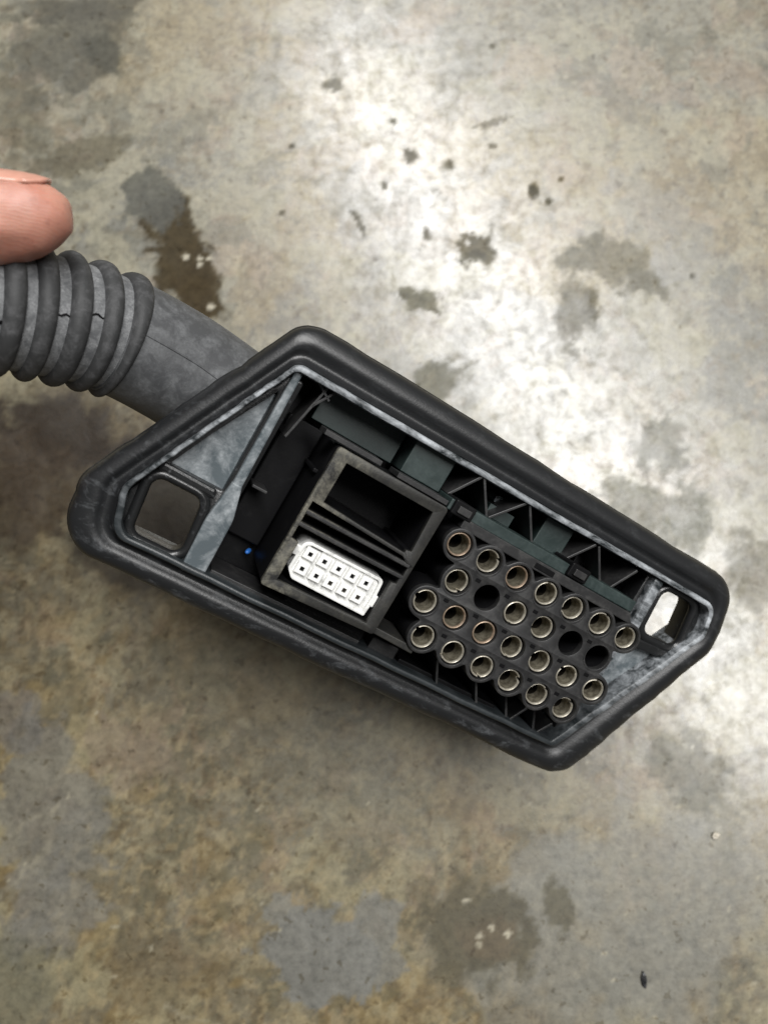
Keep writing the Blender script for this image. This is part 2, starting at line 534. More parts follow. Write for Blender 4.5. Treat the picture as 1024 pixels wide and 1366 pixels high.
def mesh_obj(name, verts, faces, mat, parent=None, smooth=False, sharp=35, bevel=0, loc=None):
    me = bpy.data.meshes.new(name)
    me.from_pydata(verts, [], faces)
    return link_mesh(name, me, mat, parent, smooth, sharp, bevel, loc)


def link_mesh(name, me, mat, parent=None, smooth=False, sharp=35, bevel=0, loc=None):
    bm = bmesh.new()
    bm.from_mesh(me)
    bmesh.ops.recalc_face_normals(bm, faces=bm.faces)
    bm.to_mesh(me)
    bm.free()
    if mat and not me.materials:
        me.materials.append(mat)
    if smooth:
        me.polygons.foreach_set('use_smooth', [True] * len(me.polygons))
        me.set_sharp_from_angle(angle=math.radians(sharp))
    o = bpy.data.objects.new(name, me)
    C.objects.link(o)
    if parent:
        o.parent = parent
    if loc:
        o.location = loc
    if bevel:
        b = o.modifiers.new('bevel', 'BEVEL')
        b.width = bevel * MM
        b.segments = 2
        b.limit_method = 'ANGLE'
    return o


def poly_prism(name, pts, w1, w0, mat, parent, bevel=0.15, taper=None):
    """prism over a convex (u,v) outline from w0 up to w1"""
    n = len(pts)
    cu = sum(p[0] for p in pts) / n
    cv = sum(p[1] for p in pts) / n
    k = taper or 1.0
    vs = [L(u, v, w0) for u, v in pts] + [L(cu + (u - cu) * k, cv + (v - cv) * k, w1) for u, v in pts]
    fs = [tuple(range(n))[::-1], tuple(range(n, 2 * n))] + [(i, (i + 1) % n, n + (i + 1) % n, n + i) for i in range(n)]
    return mesh_obj(name, vs, fs, mat, parent, bevel=bevel)


def box(name, u0, u1, v0, v1, w0, w1, mat, parent, bevel=0.15):
    return poly_prism(name, [(u0, v0), (u1, v0), (u1, v1), (u0, v1)], w1, w0, mat, parent, bevel)


def rib(name, p, q, th, w0, w1, mat, parent):
    d = Vector((q[0] - p[0], q[1] - p[1])).normalized()
    nx, ny = -d.y * th / 2, d.x * th / 2
    return poly_prism(name, [(p[0] + nx, p[1] + ny), (q[0] + nx, q[1] + ny), (q[0] - nx, q[1] - ny), (p[0] - nx, p[1] - ny)],
                      w1, w0, mat, parent, 0.12)


def round_poly(cs, narc=10, nstr=24):
    """closed outline from (u, v, radius) corners; fixed point count per corner and side"""
    out = []
    n = len(cs)
    arcs = []
    for i in range(n):
        p = Vector(cs[i][:2])
        a = (Vector(cs[i - 1][:2]) - p).normalized()
        b = (Vector(cs[(i + 1) % n][:2]) - p).normalized()
        ang = a.angle(b)
        r = cs[i][2]
        t = r / math.tan(ang / 2)
        s, e = p + a * t, p + b * t
        c = p + (a + b).normalized() * (r / math.sin(ang / 2))
        a0 = math.atan2(s.y - c.y, s.x - c.x)
        a1 = math.atan2(e.y - c.y, e.x - c.x)
        da = (a1 - a0 + math.pi) % (2 * math.pi) - math.pi
        arcs.append([(c.x + r * math.cos(a0 + da * k / narc), c.y + r * math.sin(a0 + da * k / narc)) for k in range(narc + 1)])
    for i in range(n):
        out += arcs[i]
        s, e = arcs[i][-1], arcs[(i + 1) % n][0]
        out += [(s[0] + (e[0] - s[0]) * k / nstr, s[1] + (e[1] - s[1]) * k / nstr) for k in range(1, nstr)]
    return out


def plate(name, loops, w1, w0, mat, parent, bevel=0.15, smooth=True):
    """flat plate with holes: first loop is the outline, the rest are openings"""
    cu = bpy.data.curves.new(name, 'CURVE')
    cu.dimensions = '2D'
    cu.fill_mode = 'BOTH'
    for lp in loops:
        s = cu.splines.new('POLY')
        s.points.add(len(lp) - 1)
        for p, (u, v) in zip(s.points, lp):
            p.co = (u - OU, OV - v, 0, 1)
        s.use_cyclic_u = True
    cu.bevel_depth = bevel
    cu.bevel_resolution = 1
    cu.offset = -bevel
    cu.extrude = (w1 - w0) / 2 - bevel
    o = bpy.data.objects.new(name, cu)
    C.objects.link(o)
    dg = bpy.context.evaluated_depsgraph_get()
    me = bpy.data.meshes.new_from_object(o.evaluated_get(dg))
    bpy.data.objects.remove(o)
    bpy.data.curves.remove(cu)
    n = len(me.vertices)
    co = np.empty(n * 3)
    me.vertices.foreach_get('co', co)
    co = co.reshape(-1, 3)
    co[:, 2] += (w1 + w0) / 2 - OW
    me.vertices.foreach_set('co', (co * MM).ravel())
    me.name = name
    me.materials.clear()
    bm = bmesh.new()
    bm.from_mesh(me)
    bmesh.ops.remove_doubles(bm, verts=bm.verts, dist=1e-6)
    bm.to_mesh(me)
    bm.free()
    return link_mesh(name, me, mat, parent, smooth, 30)


def loft(name, loops, mat, parent, close=False, caps=(False, False), smooth=True, sharp=50):
    n = len(loops[0])
    vs = [p for lp in loops for p in lp]
    fs = []
    m = len(loops)
    for j in range(m if close else m - 1):
        a, b = j * n, ((j + 1) % m) * n
        fs += [(a + i, a + (i + 1) % n, b + (i + 1) % n, b + i) for i in range(n)]
    if caps[0]:
        fs.append(tuple(range(n))[::-1])
    if caps[1]:
        fs.append(tuple(range((m - 1) * n, m * n)))
    return mesh_obj(name, vs, fs, mat, parent, smooth, sharp)


def circle(u, v, r, n=28):
    return [(u + r * math.cos(2 * math.pi * k / n), v + r * math.sin(2 * math.pi * k / n)) for k in range(n)]


def catmull(pts, per):
    out = []
    P = [Vector(p) for p in pts]
    P = [P[0] * 2 - P[1]] + P + [P[-1] * 2 - P[-2]]
    for i in range(1, len(P) - 2):
        for k in range(per):
            t = k / per
            a, b, c, d = P[i - 1], P[i], P[i + 1], P[i + 2]
            out.append(0.5 * (2 * b + (c - a) * t + (2 * a - 5 * b + 4 * c - d) * t * t + (3 * b - a - 3 * c + d) * t ** 3))
    out.append(P[-2])
    return out


def frames(path):
    tg = [(path[min(i + 1, len(path) - 1)] - path[max(i - 1, 0)]).normalized() for i in range(len(path))]
    ref = Vector((0, 0, 1))
    if abs(tg[0].dot(ref)) > .9:
        ref = Vector((0, 1, 0))
    x = (ref - tg[0] * ref.dot(tg[0])).normalized()
    fr = []
    for t in tg:
        x = (x - t * x.dot(t)).normalized()
        fr.append((t, x, t.cross(x)))
    return fr


def sweep(name, path, radii, mat, parent, seg=40, caps=(True, True)):
    fr = frames(path)
    loops = []
    for p, (t, x, y), r in zip(path, fr, radii):
        loops.append([tuple(p + x * (r * math.cos(2 * math.pi * k / seg)) + y * (r * math.sin(2 * math.pi * k / seg))) for k in range(seg)])
    return loft(name, loops, mat, parent, caps=caps)


# ------------------------------------------------------------------ the connector
conn = bpy.data.objects.new('harness_connector', None)
C.objects.link(conn)
conn.empty_display_size = 0.02
conn.matrix_world = CONN_M
conn['label'] = 'black rubber booted wiring connector with brass sockets and white plug on a corrugated hose'
conn['category'] = 'connector'

OUTER = round_poly([(-43.4, -21.4, 6.5), (67.0, -21.6, 8), (70.7, -6, 9), (54.4, 35.3, 7.5), (-62.6, 36.0, 8), (-64.4, 23.2, 7)])
INNER = round_poly([(-41.8, -13.8, 2.2), (61.4, -15.2, 3.5), (63.2, -8, 5), (45.6, 28.4, 2.0), (-55.4, 29.2, 4), (-57.8, 20.6, 5)])
NP_ = len(OUTER)


def ring(t, w, wob=0.0, seed=0):
    out = []
    for i in range(NP_):
        u = OUTER[i][0] * (1 - t) + INNER[i][0] * t
        v = OUTER[i][1] * (1 - t) + INNER[i][1] * t
        if wob:
            k = float(fbm(np.array([OUTER[i][0] / 6.0]), np.array([OUTER[i][1] / 6.0]), 90 + seed, 4)[0]) - .5
            k2 = float(fbm(np.array([OUTER[i][0] / 40.0]), np.array([OUTER[i][1] / 40.0]), 60 + seed, 2)[0]) - .5
            nick = -min(0.0, float(fbm(np.array([OUTER[i][0] / 2.2]), np.array([OUTER[i][1] / 2.2]), 40 + seed, 2)[0]) - .30) * 3.5
            cu_, cv_ = 3 - u, 7 - v
            cl = math.hypot(cu_, cv_)
            u += k * wob * 1.6 + nick * wob * cu_ / cl
            v += (k * 1.4 + k2 * 1.6) * wob + nick * wob * cv_ / cl
            w_ = w + (k + 2 * k2) * wob
        else:
            w_ = w
        out.append(L(u, v, w_))
    return out


# rubber boot: flared flange with a rounded lip round the tray
prof = [(1.02, -16.5, 0), (0.75, -16.5, 0), (.30, -15.2, .2), (.08, -14.2, .4), (.01, -13.6, .7), (-.045, -13.2, .9), (-.05, -12.8, .9), (-.005, -12.4, .9), (-.012, -11.6, .9), (-.002, -11.0, .9), (.03, -10.4, .8),
        (.08, -9.8, .7), (.15, -9.35, .6), (.24, -9.0, .5), (.34, -8.75, .5), (.44, -8.65, .45), (.54, -8.75, .4), (.62, -9.1, .35), (.70, -9.5, .3),
        (.78, -9.6, .25), (.86, -9.3, .2), (.93, -8.4, .1), (.975, -7.4, 0), (1.01, -7.6, 0), (1.02, -12, 0)]
boot = loft('rubber_boot', [ring(t, w, b * .5) for t, w, b in prof], M['boot'], conn, close=True, sharp=80)
boot['label'] = 'black rubber flange with a rounded dusty lip'

# tray: wall with a dusty top edge
tw = [(1.0, -15.5), (1.0, -6.3), (1.02, -5.8), (1.05, -5.65), (1.13, -5.65), (1.165, -5.8), (1.18, -6.3), (1.20, -15.5)]
tray = loft('tray_wall', [ring(t, w, .25, 3) for t, w in tw], M['tray'], conn, close=True, sharp=40)
sk = []
for t, w in ((1.0, -15.3), (1.0, -20.5), (1.2, -20.5), (1.2, -15.3)):
    sk.append([L(max(-41.5, min(45.5, OUTER[i][0] * (1 - t) + INNER[i][0] * t)), OUTER[i][1] * (1 - t) + INNER[i][1] * t, w) for i in range(NP_)])
loft('tray_skirt', sk, M['black'], tray, close=True, sharp=40)
tray['label'] = 'slate grey tray wall with a dusty top edge'


def sym(p):
    return (6 - p[0], 14 - p[1])


def rpoly(pts, r, narc=5):
    return round_poly([(p[0], p[1], r) for p in pts], narc, 2)


HOLE_L = [(-54.2, 15.9), (-43.9, 15.9), (-42.6, 27.6), (-52.8, 27.6)]
TRI_L = [(-53.2, 13.3), (-42.1, -9.2), (-41.8, 13.3)]
END_L = [(-41.6, -11.2), (-38.8, -11.2), (-38.4, 28.2), (-53, 28.2), (-56.0, 24.6), (-56.2, 20.6)]
HOLE_R = [(60.0, -2.4), (49.9, -2.0), (48.8, -13.0), (58.0, -13.2)]
TRI_R = [sym(p) for p in TRI_L]
END_R = [(47.4, 25.6), (45.0, 25.6), (44.4, -14.2), (59.2, -14.2), (61.8, -10.6), (62.0, -6.6)]
inner_loop = [(OUTER[i][0] * -.2 + INNER[i][0] * 1.2, OUTER[i][1] * -.2 + INNER[i][1] * 1.2) for i in range(NP_)]
tray_floor = plate('tray_floor', [[(max(-41.5, min(p[0], 45.5)), p[1]) for p in inner_loop]], -19.5, -22.5, M['black'], conn, .1)
for END, HOLE, TRI, s in ((END_L, HOLE_L, TRI_L, 0), (END_R, HOLE_R, TRI_R, 1)):
    e = plate('end_plate', [rpoly(END, .6, 3), rpoly(HOLE, 2.0), rpoly(TRI, .5, 3)], -8.6, -14.0, M['bead'], conn, .35)
    f = poly_prism('dusty_web', TRI, -10.4, -12.4, M['slate'], e, .1)
    f['label'] = 'recessed dusty grey triangular web'
    # rounded rubber bead round the mounting hole
    hp = rpoly(HOLE, 2.6, 6)
    hp = [(p[0] + (p[0] - sum(q[0] for q in HOLE) / 4) * .10, p[1] + (p[1] - sum(q[1] for q in HOLE) / 4) * .10) for p in hp]
    pth = [Vector(L(p[0], p[1], -8.5)) for p in hp]
    fr = []
    for i in range(len(pth)):
        t = (pth[(i + 1) % len(pth)] - pth[i - 1]).normalized()
        x = Vector((0, 0, 1))
        fr.append((pth[i], x, t.cross(x)))
    loops = [[tuple(p + x * (.0011 * math.cos(a)) + y * (.0010 * math.sin(a))) for a in [2 * math.pi * k / 14 for k in range(14)]] for p, x, y in fr]
    loft('hole_bead', loops, M['bead'], e, close=True)
# dusty strips beside the end compartments
st = poly_prism('cross_wall', [(p[0], p[1]) for p in round_poly([(-41.3, 10.6, .4), (-39.4, 10.6, .4), (-37.7, 17, 9), (-37.4, 29.2, .5), (-41.8, 29.4, .5), (-42.3, 19, 9)], 6, 2)], -7.0, -19, M['slate'], conn, .35)
st['label'] = 'pale dusty cross wall beside the square hole'
poly_prism('cross_wall', [(-41.5, -13.0), (-40.0, -13.0), (-39.3, 12.6), (-41.2, 12.6)], -7.2, -19, M['slate'], conn, .4)
poly_prism('cross_wall', [(44.9, -13.6), (47.4, -13.6), (48.4, 1.2), (46.2, 1.2)], -6.4, -19, M['tray'], conn, .5)
poly_prism('cross_wall', [(46.2, 1.0), (48.0, 1.0), (47.8, 26.4), (46.0, 26.8)], -8.0, -19, M['tray'], conn, .4)
poly_prism('cross_wall', [(48.2, -.6), (60.2, -2.0), (60.6, .2), (48.4, 2.0)], -7.6, -17, M['bead'], conn, .6)
poly_prism('cross_wall', [(-53.6, 13.2), (-42.8, 13.4), (-42.6, 15.3), (-54.0, 15.1)], -7.6, -17, M['bead'], conn, .6)

# pockets between the tray wall and the housing
pk = box('pocket_panel', -33.5, -15.4, -13.2, -6.2, -19, -14.5, M['green'], conn)
box('pocket_panel', -14.8, -5.8, -13.0, -6.2, -19, -8.6, M['green'], conn, .2)
box('pocket_panel', 5.5, 11.5, -9.6, -7.0, -19, -10.0, M['green'], conn)
box('pocket_panel', 17.6, 24.6, -13.2, -7.0, -19, -9.6, M['green'], conn, .2)
box('pocket_panel', 30.0, 34.4, -9.6, -6.0, -19, -13.0, M['black'], conn)
for k, (p, q) in enumerate((((-4.8, -6.9), (-.4, -13.3)), ((-.1, -13.3), (4.6, -6.9)), ((5.0, -6.9), (10.6, -13.3)), ((11.2, -13.3), (15.9, -6.9)),
                            ((23.8, -6.9), (28.6, -13.2)), ((29.4, -13.2), (34.0, -6.9)), ((36.2, -6.2), (40.2, -13.0)),
                            ((-37.0, -1.0), (-34.6, -12.8)), ((-35.6, -8.2), (-32.8, -12.9)), ((-36.4, -12.6), (-33.2, -10.6)),
                            ((29.2, 22.0), (33.2, 28.2)), ((33.4, 28.2), (36.6, 22.4)), ((37.0, 22.0), (40.4, 28.2)), ((40.6, 28.2), (43.2, 24.2)),
                            ((22.0, 23.0), (25.2, 28.0)), ((12.2, 23.0), (15.0, 28.0)))):
    rib('rib', p, q, .55, -19, -6.4 if k < 7 else -8.6 if k < 10 else -7.4, M['plate'], conn)
pp = [L(8.2 + u, -10.8 + v, -13.4) for u, v in circle(0, 0, 1.0, 18)]
pb = [L(8.2 + u, -10.8 + v, -19) for u, v in circle(0, 0, 1.0, 18)]
loft('ejector_stub', [pb, pp], M['slate'], conn, caps=(True, True), sharp=40)
box('lower_step', -21, -2.5, 24.4, 28.2, -19, -11.5, M['black'], conn, .4)
box('lower_step', -1.5, 4.8, 25.0, 28.2, -19, -9.5, M['plate'], conn, .4)
box('lower_step', 5.5, 30, 26.6, 28.3, -19, -9.0, M['black'], conn, .3)
rib('lower_rib', (-36.5, 27.6), (-4, 27.4), .9, -19, -8.5, M['plate'], conn)

# housing
H_OUT = [(-29.3, -4.9), (-5.6, -4.9), (-5.6, 22.6), (-29.3, 23.4)]
opening = [(-26.7, -2.9), (-8.0, -2.9), (-7.6, 5.4), (-8.7, 5.6), (-8.7, 6.2), (-26.7, 5.2)]
slot1 = [(-28.5, 5.9), (-8.8, 6.9), (-6.6, 7.6), (-28.5, 7.6)]
slot2 = [(-28.5, 8.5), (-6.6, 8.5), (-6.6, 10.1), (-28.5, 10.1)]
recess = [(-28.5, 10.9), (-6.9, 10.9), (-6.9, 12.0), (-8.0, 12.2), (-8.0, 21.2), (-26.9, 21.4), (-26.9, 13.6), (-28.5, 13.4)]
house = plate('connector_housing', [rpoly(H_OUT, .7, 3), rpoly(opening, .08, 2), slot1, slot2, rpoly(recess, .08, 2)], 0.0, -1.2, M['frame'], conn, .14)
plate('housing_wall', [rpoly(H_OUT, .7, 3), rpoly(opening, .08, 2), slot1, slot2, rpoly(recess, .08, 2)], -1.1, -17.5, M['black'], house, .05)  # blacker than the front frame: shade of the openings put into the colour
house['label'] = 'black open housing block with a dirt-crusted front edge'
box('housing_base', -28.9, -6.0, -4.6, 22.3, -19.2, -17.4, M['black'], house, 0)
box('slat', -28.6, -6.4, 7.75, 8.35, -6, 0.25, M['plate'], house, .1)
box('slat', -28.6, -6.4, 10.2, 10.8, -6, 0.1, M['plate'], house, .1)
box('ledge', -32.4, -20.5, -6.3, -5.3, -8, -1.9, M['plate'], house, .12)
box('ledge', -17.0, -5.8, -6.1, -5.1, -8, -1.4, M['plate'], house, .12)
box('side_rib', -30.2, -29.2, 1.0, 1.8, -16, -5.0, M['black'], house, .2)
box('side_rib', -37.5, -34.4, 9.6, 10.2, -17, -10.0, M['plate'], house, .15)
box('side_block', -37.0, -29.5, -5.0, 21.0, -19, -16.5, M['black'], house, .3)

# the bar that carries the socket plate
poly_prism('carrier_rail', [(-5.5, -6.9), (40.5, -7.4), (40.5, -5.0), (-5.5, -4.7)], -1.4, -12, M['green'], conn, .2)
poly_prism('carrier_rail', [(-5.5, 21.2), (3.5, 21.4), (3.5, 22.8), (-5.5, 22.5)], -.8, -12, M['frame'], conn, .2)
poly_prism('carrier_deck', [(-1.6, -4.9), (40, -4.9), (41.5, -2.85), (-1.6, -2.85)], -.5, -7, M['plate'], conn, .2)
for u0, v0 in ((-4.9, -7.3), (22.8, -8.0)):
    lt = box('latch', u0, u0 + 4.6, v0, v0 + 2.9, -9, -.4, M['black'], conn, .3)
    box('latch_tooth', u0 + .9, u0 + 3.7, v0 + .8, v0 + 2.2, -.5, .25, M['plate'], lt, .15)
box('deck_slot', 15.8, 20.5, -4.4, -3.3, -.8, -.35, M['black'], conn, .1)

# ---- socket plate: staggered rows of seven and six
PITCH, ROW = 7.0, 6.237
sites = []
for r in range(4):
    for i in range(7 - r % 2):
        sites.append((i * PITCH + (r % 2) * PITCH / 2, r * ROW, r, i))
empty_sites = {(1, 1), (1, 4), (1, 5)}


def scallop():
    st_ = .2
    gx = np.arange(-6, 49, st_)
    gy = np.arange(-6, 26, st_)
    X, Y = np.meshgrid(gx, gy)
    acc = 0
    k = .62
    for (u, v, r, i) in sites:
        acc = acc + np.exp(-(np.hypot(X - u, Y - v) - 3.25) / k)
    F = -k * np.log(acc)
    ny, nx = F.shape
    segs = {}

    def ip(a, b, fa, fb):
        t = fa / (fa - fb)
        return (round(a[0] + (b[0] - a[0]) * t, 5), round(a[1] + (b[1] - a[1]) * t, 5))
    for j in range(ny - 1):
        row = F[j:j + 2]
        if row.min() > 0 or row.max() < 0:
            continue
        for i in range(nx - 1):
            c = [(gx[i], gy[j]), (gx[i + 1], gy[j]), (gx[i + 1], gy[j + 1]), (gx[i], gy[j + 1])]
            f = [F[j, i], F[j, i + 1], F[j + 1, i + 1], F[j + 1, i]]
            ins = [q < 0 for q in f]
            if all(ins) or not any(ins):
                continue
            ent = ext = None
            for e in range(4):
                a, b = e, (e + 1) % 4
                if ins[a] and not ins[b]:
                    ent = ip(c[a], c[b], f[a], f[b])
                elif not ins[a] and ins[b]:
                    ext = ip(c[b], c[a], f[b], f[a])
            segs[ent] = ext
    best = []
    while segs:
        s = next(iter(segs))
        lp = [s]
        while s in segs:
            s = segs.pop(s)
            lp.append(s)
        if len(lp) > len(best):
            best = lp[:-1]
    return best[::2]


holes = [circle(u, v, 2.6, 30) for (u, v, r, i) in sites]
SCAL = scallop()
sblock = plate('socket_plate', [SCAL] + holes, 0.0, -1.6, M['plate'], conn, .16)
plate('socket_body', [SCAL] + holes, -1.5, -9.5, M['black'], sblock, .3)  # sides below the plate coloured black to carry their shade
sblock['label'] = 'black scalloped plate with staggered rows of round sockets'
# raised collars round the cavities at the rim of the plate
for (u, v, r, i) in sites:
    if r in (0, 3) or i in (0, 6 - r % 2):
        a = [circle(u, v, 2.68, 30), circle(u, v, 2.74, 30), circle(u, v, 3.0, 30), circle(u, v, 3.10, 30)]
        ws = (-.3, .10, .10, -.3)
        loft('collar', [[L(p[0], p[1], w) for p in lp] for lp, w in zip(a, ws)], M['plate'], sblock, close=True, sharp=30)
# small keying dimples between the cavities
dimp = None
for (u, v, r, i) in sites:
    if r < 3 and (u + 3.5, v + ROW) in [(round(a[0], 3), a[1]) for a in sites] or r < 3:
        du, dv = u, v + 4.1
        if 2 < du < 40:
            pts = [(du - .55, dv - .35), (du + .55, dv - .35), (du + .55, dv + .35), (du - .55, dv + .35)]
            if dimp is None:
                dimp = poly_prism('keying_pip', [(OU - .55, OV - .35), (OU + .55, OV - .35), (OU + .55, OV + .35), (OU - .55, OV + .35)], OW + .14, OW - .4, M['black'], sblock, .08)
                o = dimp
            else:
                o = dimp.copy()
                C.objects.link(o)
            o.location = L(du, dv, 0)


def socket_mesh(name, mat, slit):
    seg = 40
    pr = [(2.36, -9.0), (2.36, -.55), (2.29, -.32), (2.17, -.26), (2.04, -.38), (1.97, -.8), (1.78, -2.2), (1.46, -3.6), (1.38, -3.9), (1.34, -5.0), (1.2, -9.5)]
    vs, fs = [], []
    for j, (r, w) in enumerate(pr):
        for k in range(seg):
            a = 2 * math.pi * k / seg
            ww = w
            if k in slit and 1 <= j <= 5:
                ww = w - 1.5 * (1 if j < 5 else .7)
            vs.append((r * MM * math.cos(a), r * MM * math.sin(a), ww * MM))
    for j in range(len(pr) - 1):
        for k in range(seg):
            fs.append((j * seg + k, j * seg + (k + 1) % seg, (j + 1) * seg + (k + 1) % seg, (j + 1) * seg + k))
    fs.append(tuple(range((len(pr) - 1) * seg, len(pr) * seg)))
    me = bpy.data.meshes.new(name)
    me.from_pydata(vs, [], fs)
    bm = bmesh.new()
    bm.from_mesh(me)
    bmesh.ops.recalc_face_normals(bm, faces=bm.faces)
    bm.to_mesh(me)
    bm.free()
    me.polygons.foreach_set('use_smooth', [True] * len(me.polygons))
    me.set_sharp_from_angle(angle=math.radians(50))
    me.materials.append(mat)
    me.materials.append(M['barrel_shade'])
    me.materials.append(M['bore'])
    me.polygons.foreach_set('material_index', [2 if k // seg >= 7 or k >= (len(pr) - 1) * seg else 1 if k // seg >= 5 else 0 for k in range(len(me.polygons))])
    return me


variants = [socket_mesh('socket', M['tin'], (0, 1)), socket_mesh('socket', M['copper'], ()), socket_mesh('socket', M['tin'], (0,))]
copper = {(0, 0), (0, 2), (2, 1), (2, 2)}
for (u, v, r, i) in sites:
    if (r, i) in empty_sites:
        continue
    me = variants[1] if (r, i) in copper else variants[(r + i) % 2 * 2]
    o = bpy.data.objects.new('socket', me)
    C.objects.link(o)
    o.parent = sblock
    o.location = L(u + random.uniform(-.06, .06), v + random.uniform(-.06, .06), random.uniform(-.5, .05))
    o.rotation_euler = (random.uniform(-.03, .03), random.uniform(-.03, .03), random.uniform(0, 6.28))

# ---- white plug with ten cells
WB = [(-25.7, 12.7, 1.6), (-8.7, 12.7, .9), (-8.3, 17.0, .3), (-8.6, 20.6, .3), (-24.4, 20.4, 1.2), (-25.9, 18.8, .9)]
wp = plate('white_plug', [round_poly(WB, 5, 2)], -2.2, -12, M['white'], conn, .3)
wp['label'] = 'white ten-way plug with square cells'
wl = plate('plug_rim', [round_poly(WB, 5, 2), round_poly([(-25.1, 13.3, 1.3), (-9.3, 13.3, .7), (-9.0, 17.0, .3), (-9.2, 20.1, .3), (-24.2, 19.9, 1.0), (-25.3, 18.6, .8)], 5, 2)],
           -1.6, -2.4, M['white'], wp, .12)
box('end_tab', -26.9, -25.4, 14.2, 16.2, -6, -1.6, M['white'], wp, .25)
box('end_tab', -8.9, -7.9, 16.0, 18.4, -6, -1.5, M['white'], wp, .25)
box('plug_key', -24.0, -21.6, 12.9, 13.5, -2.3, -1.75, M['frame'], wp, .1)
cellmesh = None
h = .42
sz = 1.14
for row in range(2):
    for i in range(5):
        u, v = -23.55 + 3.0 * i, 14.8 + 3.05 * row
        if cellmesh is None:
            sq = lambda s, w: [(x * MM, y * MM, w * MM) for x, y in ((-s, -s), (s, -s), (s, s), (-s, s))]
            vs = sq(sz, -.6) + sq(sz, .55) + sq(sz - .15, .7) + sq(h, .7) + sq(h, -.9)
            fs = []
            for a in range(4):
                for q in range(4):
                    fs.append((a * 4 + q, a * 4 + (q + 1) % 4, a * 4 + 4 + (q + 1) % 4, a * 4 + 4 + q))
            cellmesh = bpy.data.meshes.new('cell')
            cellmesh.from_pydata(vs, [], fs)
            cellmesh.materials.append(M['whitecell'])
            pin = bpy.data.meshes.new('pin_cavity')
            g = h - .01
            pin.from_pydata(sq(g, -.62) + sq(g, -.3), [], [(0, 1, 2, 3), (4, 5, 6, 7)] + [(q, (q + 1) % 4, 4 + (q + 1) % 4, 4 + q) for q in range(4)])
            pinm = pin.copy()
            pin.materials.append(M['black'])
            pinm.materials.append(M['bore'])
        o = bpy.data.objects.new('cell', cellmesh)
        C.objects.link(o)
        o.parent = wp
        o.location = L(u, v, -2.0)
        o.rotation_euler.z = random.uniform(-.02, .02)
        pn = bpy.data.objects.new('pin_cavity', pinm if row == 1 and i >= 2 else pin)
        C.objects.link(pn)
        pn.parent = wp
        pn.location = L(u, v, -1.35)

# blue wire seal deep beside the housing
bl = [Vector(L(-30.2, 22.9, -18.5)), Vector(L(-30.6, 22.9, -17)), Vector(L(-30.8, 23.0, -16.4)), Vector(L(-30.9, 23.0, -16.2))]
sweep('blue_wire', bl, [.0005, .0005, .0004, .0002], M['blue'], conn, 16)

# ------------------------------------------------------------------ hose (same thing: it is moulded to the boot)
INV = CONN_M.inverted()


def camL(x, y, z):
    return INV @ cam_pt(x, y, z)


hose_pts = [(-14, -8, 183), (-24, -16.5, 176.5), (-37.0, -26.2, 168), (-43.5, -30.2, 163), (-49.9, -33.3, 158), (-54, -34.4, 154.5), (-58, -35.0, 151), (-64, -35.6, 146.2), (-72, -35.8, 140),
            (-84, -35, 132.5), (-100, -34, 127.5), (-120, -32, 128), (-140, -28, 135), (-160, -22, 150), (-180, -12, 171), (-200, 2, 192), (-222, 18, 203), (-250, 36, 207), (-285, 55, 205)]
hp = catmull([camL(*p) for p in hose_pts], 12)
cum = [0.0]
for a, b in zip(hp, hp[1:]):
    cum.append(cum[-1] + (b - a).length)


def path_at(s):
    s = max(0, min(s, cum[-1] - 1e-9))
    lo = 0
    for i in range(len(cum) - 1):
        if cum[i + 1] > s:
            lo = i
            break
    t = (s - cum[lo]) / (cum[lo + 1] - cum[lo])
    return hp[lo].lerp(hp[lo + 1], t)


# arc length at the first ridge
s1 = min(range(len(hp)), key=lambda i: (hp[i] - camL(-50.6, -33.5, 157.4)).length)
s1 = cum[s1]
neck_s = [s1 * k / 30 for k in range(31)]
neck_s.append(s1 + .0015)
sweep('hose_neck', [path_at(s) for s in neck_s], [(.0128 - .0015 * (s / s1)) for s in neck_s], M['hose'], conn, 56)['label'] = 'smooth grey rubber neck of the hose'
tube_s = [s1 - .001 + k * .0017 for k in range(int((cum[-1] - s1) / .0017))]
hose = sweep('corrugated_hose', [path_at(s) for s in tube_s], [.0108] * len(tube_s), M['valley'], conn, 48)
hose['label'] = 'grey corrugated rubber hose with dark rounded ridges'
s = s1
while s < cum[-1] - .006:
    prf = []
    n = 12
    for k in range(n + 1):
        a = math.pi * k / n
        prf.append((s - .0018 * math.cos(a), .0102 + .0022 * math.sin(a) ** .8))
    rg = sweep('ridge', [path_at(q) for q, r in prf], [r for q, r in prf], M['ridge'], hose, 48, (False, False))
    s += .0053
# mould seam along the camera side of the neck
seam, fr = [], frames([path_at(q) for q in neck_s])
for q, (t, x, y) in zip(neck_s, fr):
    if q < s1 * .5:
        continue
    p = path_at(q)
    out = (INV @ CAM) - p
    out = (out - t * out.dot(t)).normalized()
    side = t.cross(out)
    d = (out * .97 + side * .2).normalized()
    seam.append(p + d * (.0128 - .0015 * (q / s1) - .00005))
sweep('mould_seam', seam, [.00022] * len(seam), M['hose'], conn, 8)

# dry cracks in the grooves of the hose, on the camera side
for k in (1, 2, 4):
    q0 = s1 + .0012 + .0053 * k
    pts = []
    for m_ in range(9):
        q = q0 + .0030 * m_ / 8
        p = path_at(q)
        t = (path_at(q + .0006) - path_at(q - .0006)).normalized()
        out = (INV @ CAM) - p
        out = (out - t * out.dot(t)).normalized()
        d = (out * (.94 - .03 * k) + t.cross(out) * (.30 - .12 * k + .02 * math.sin(m_ * 1.3 + k * 2))).normalized()
        pts.append(p + d * .01084)
    sweep('crack', pts, [.00005 + .00016 * math.sin(math.pi * m_ / 8) * (2.4 if k == 4 else 1) for m_ in range(9)], M['black'], hose, 8)
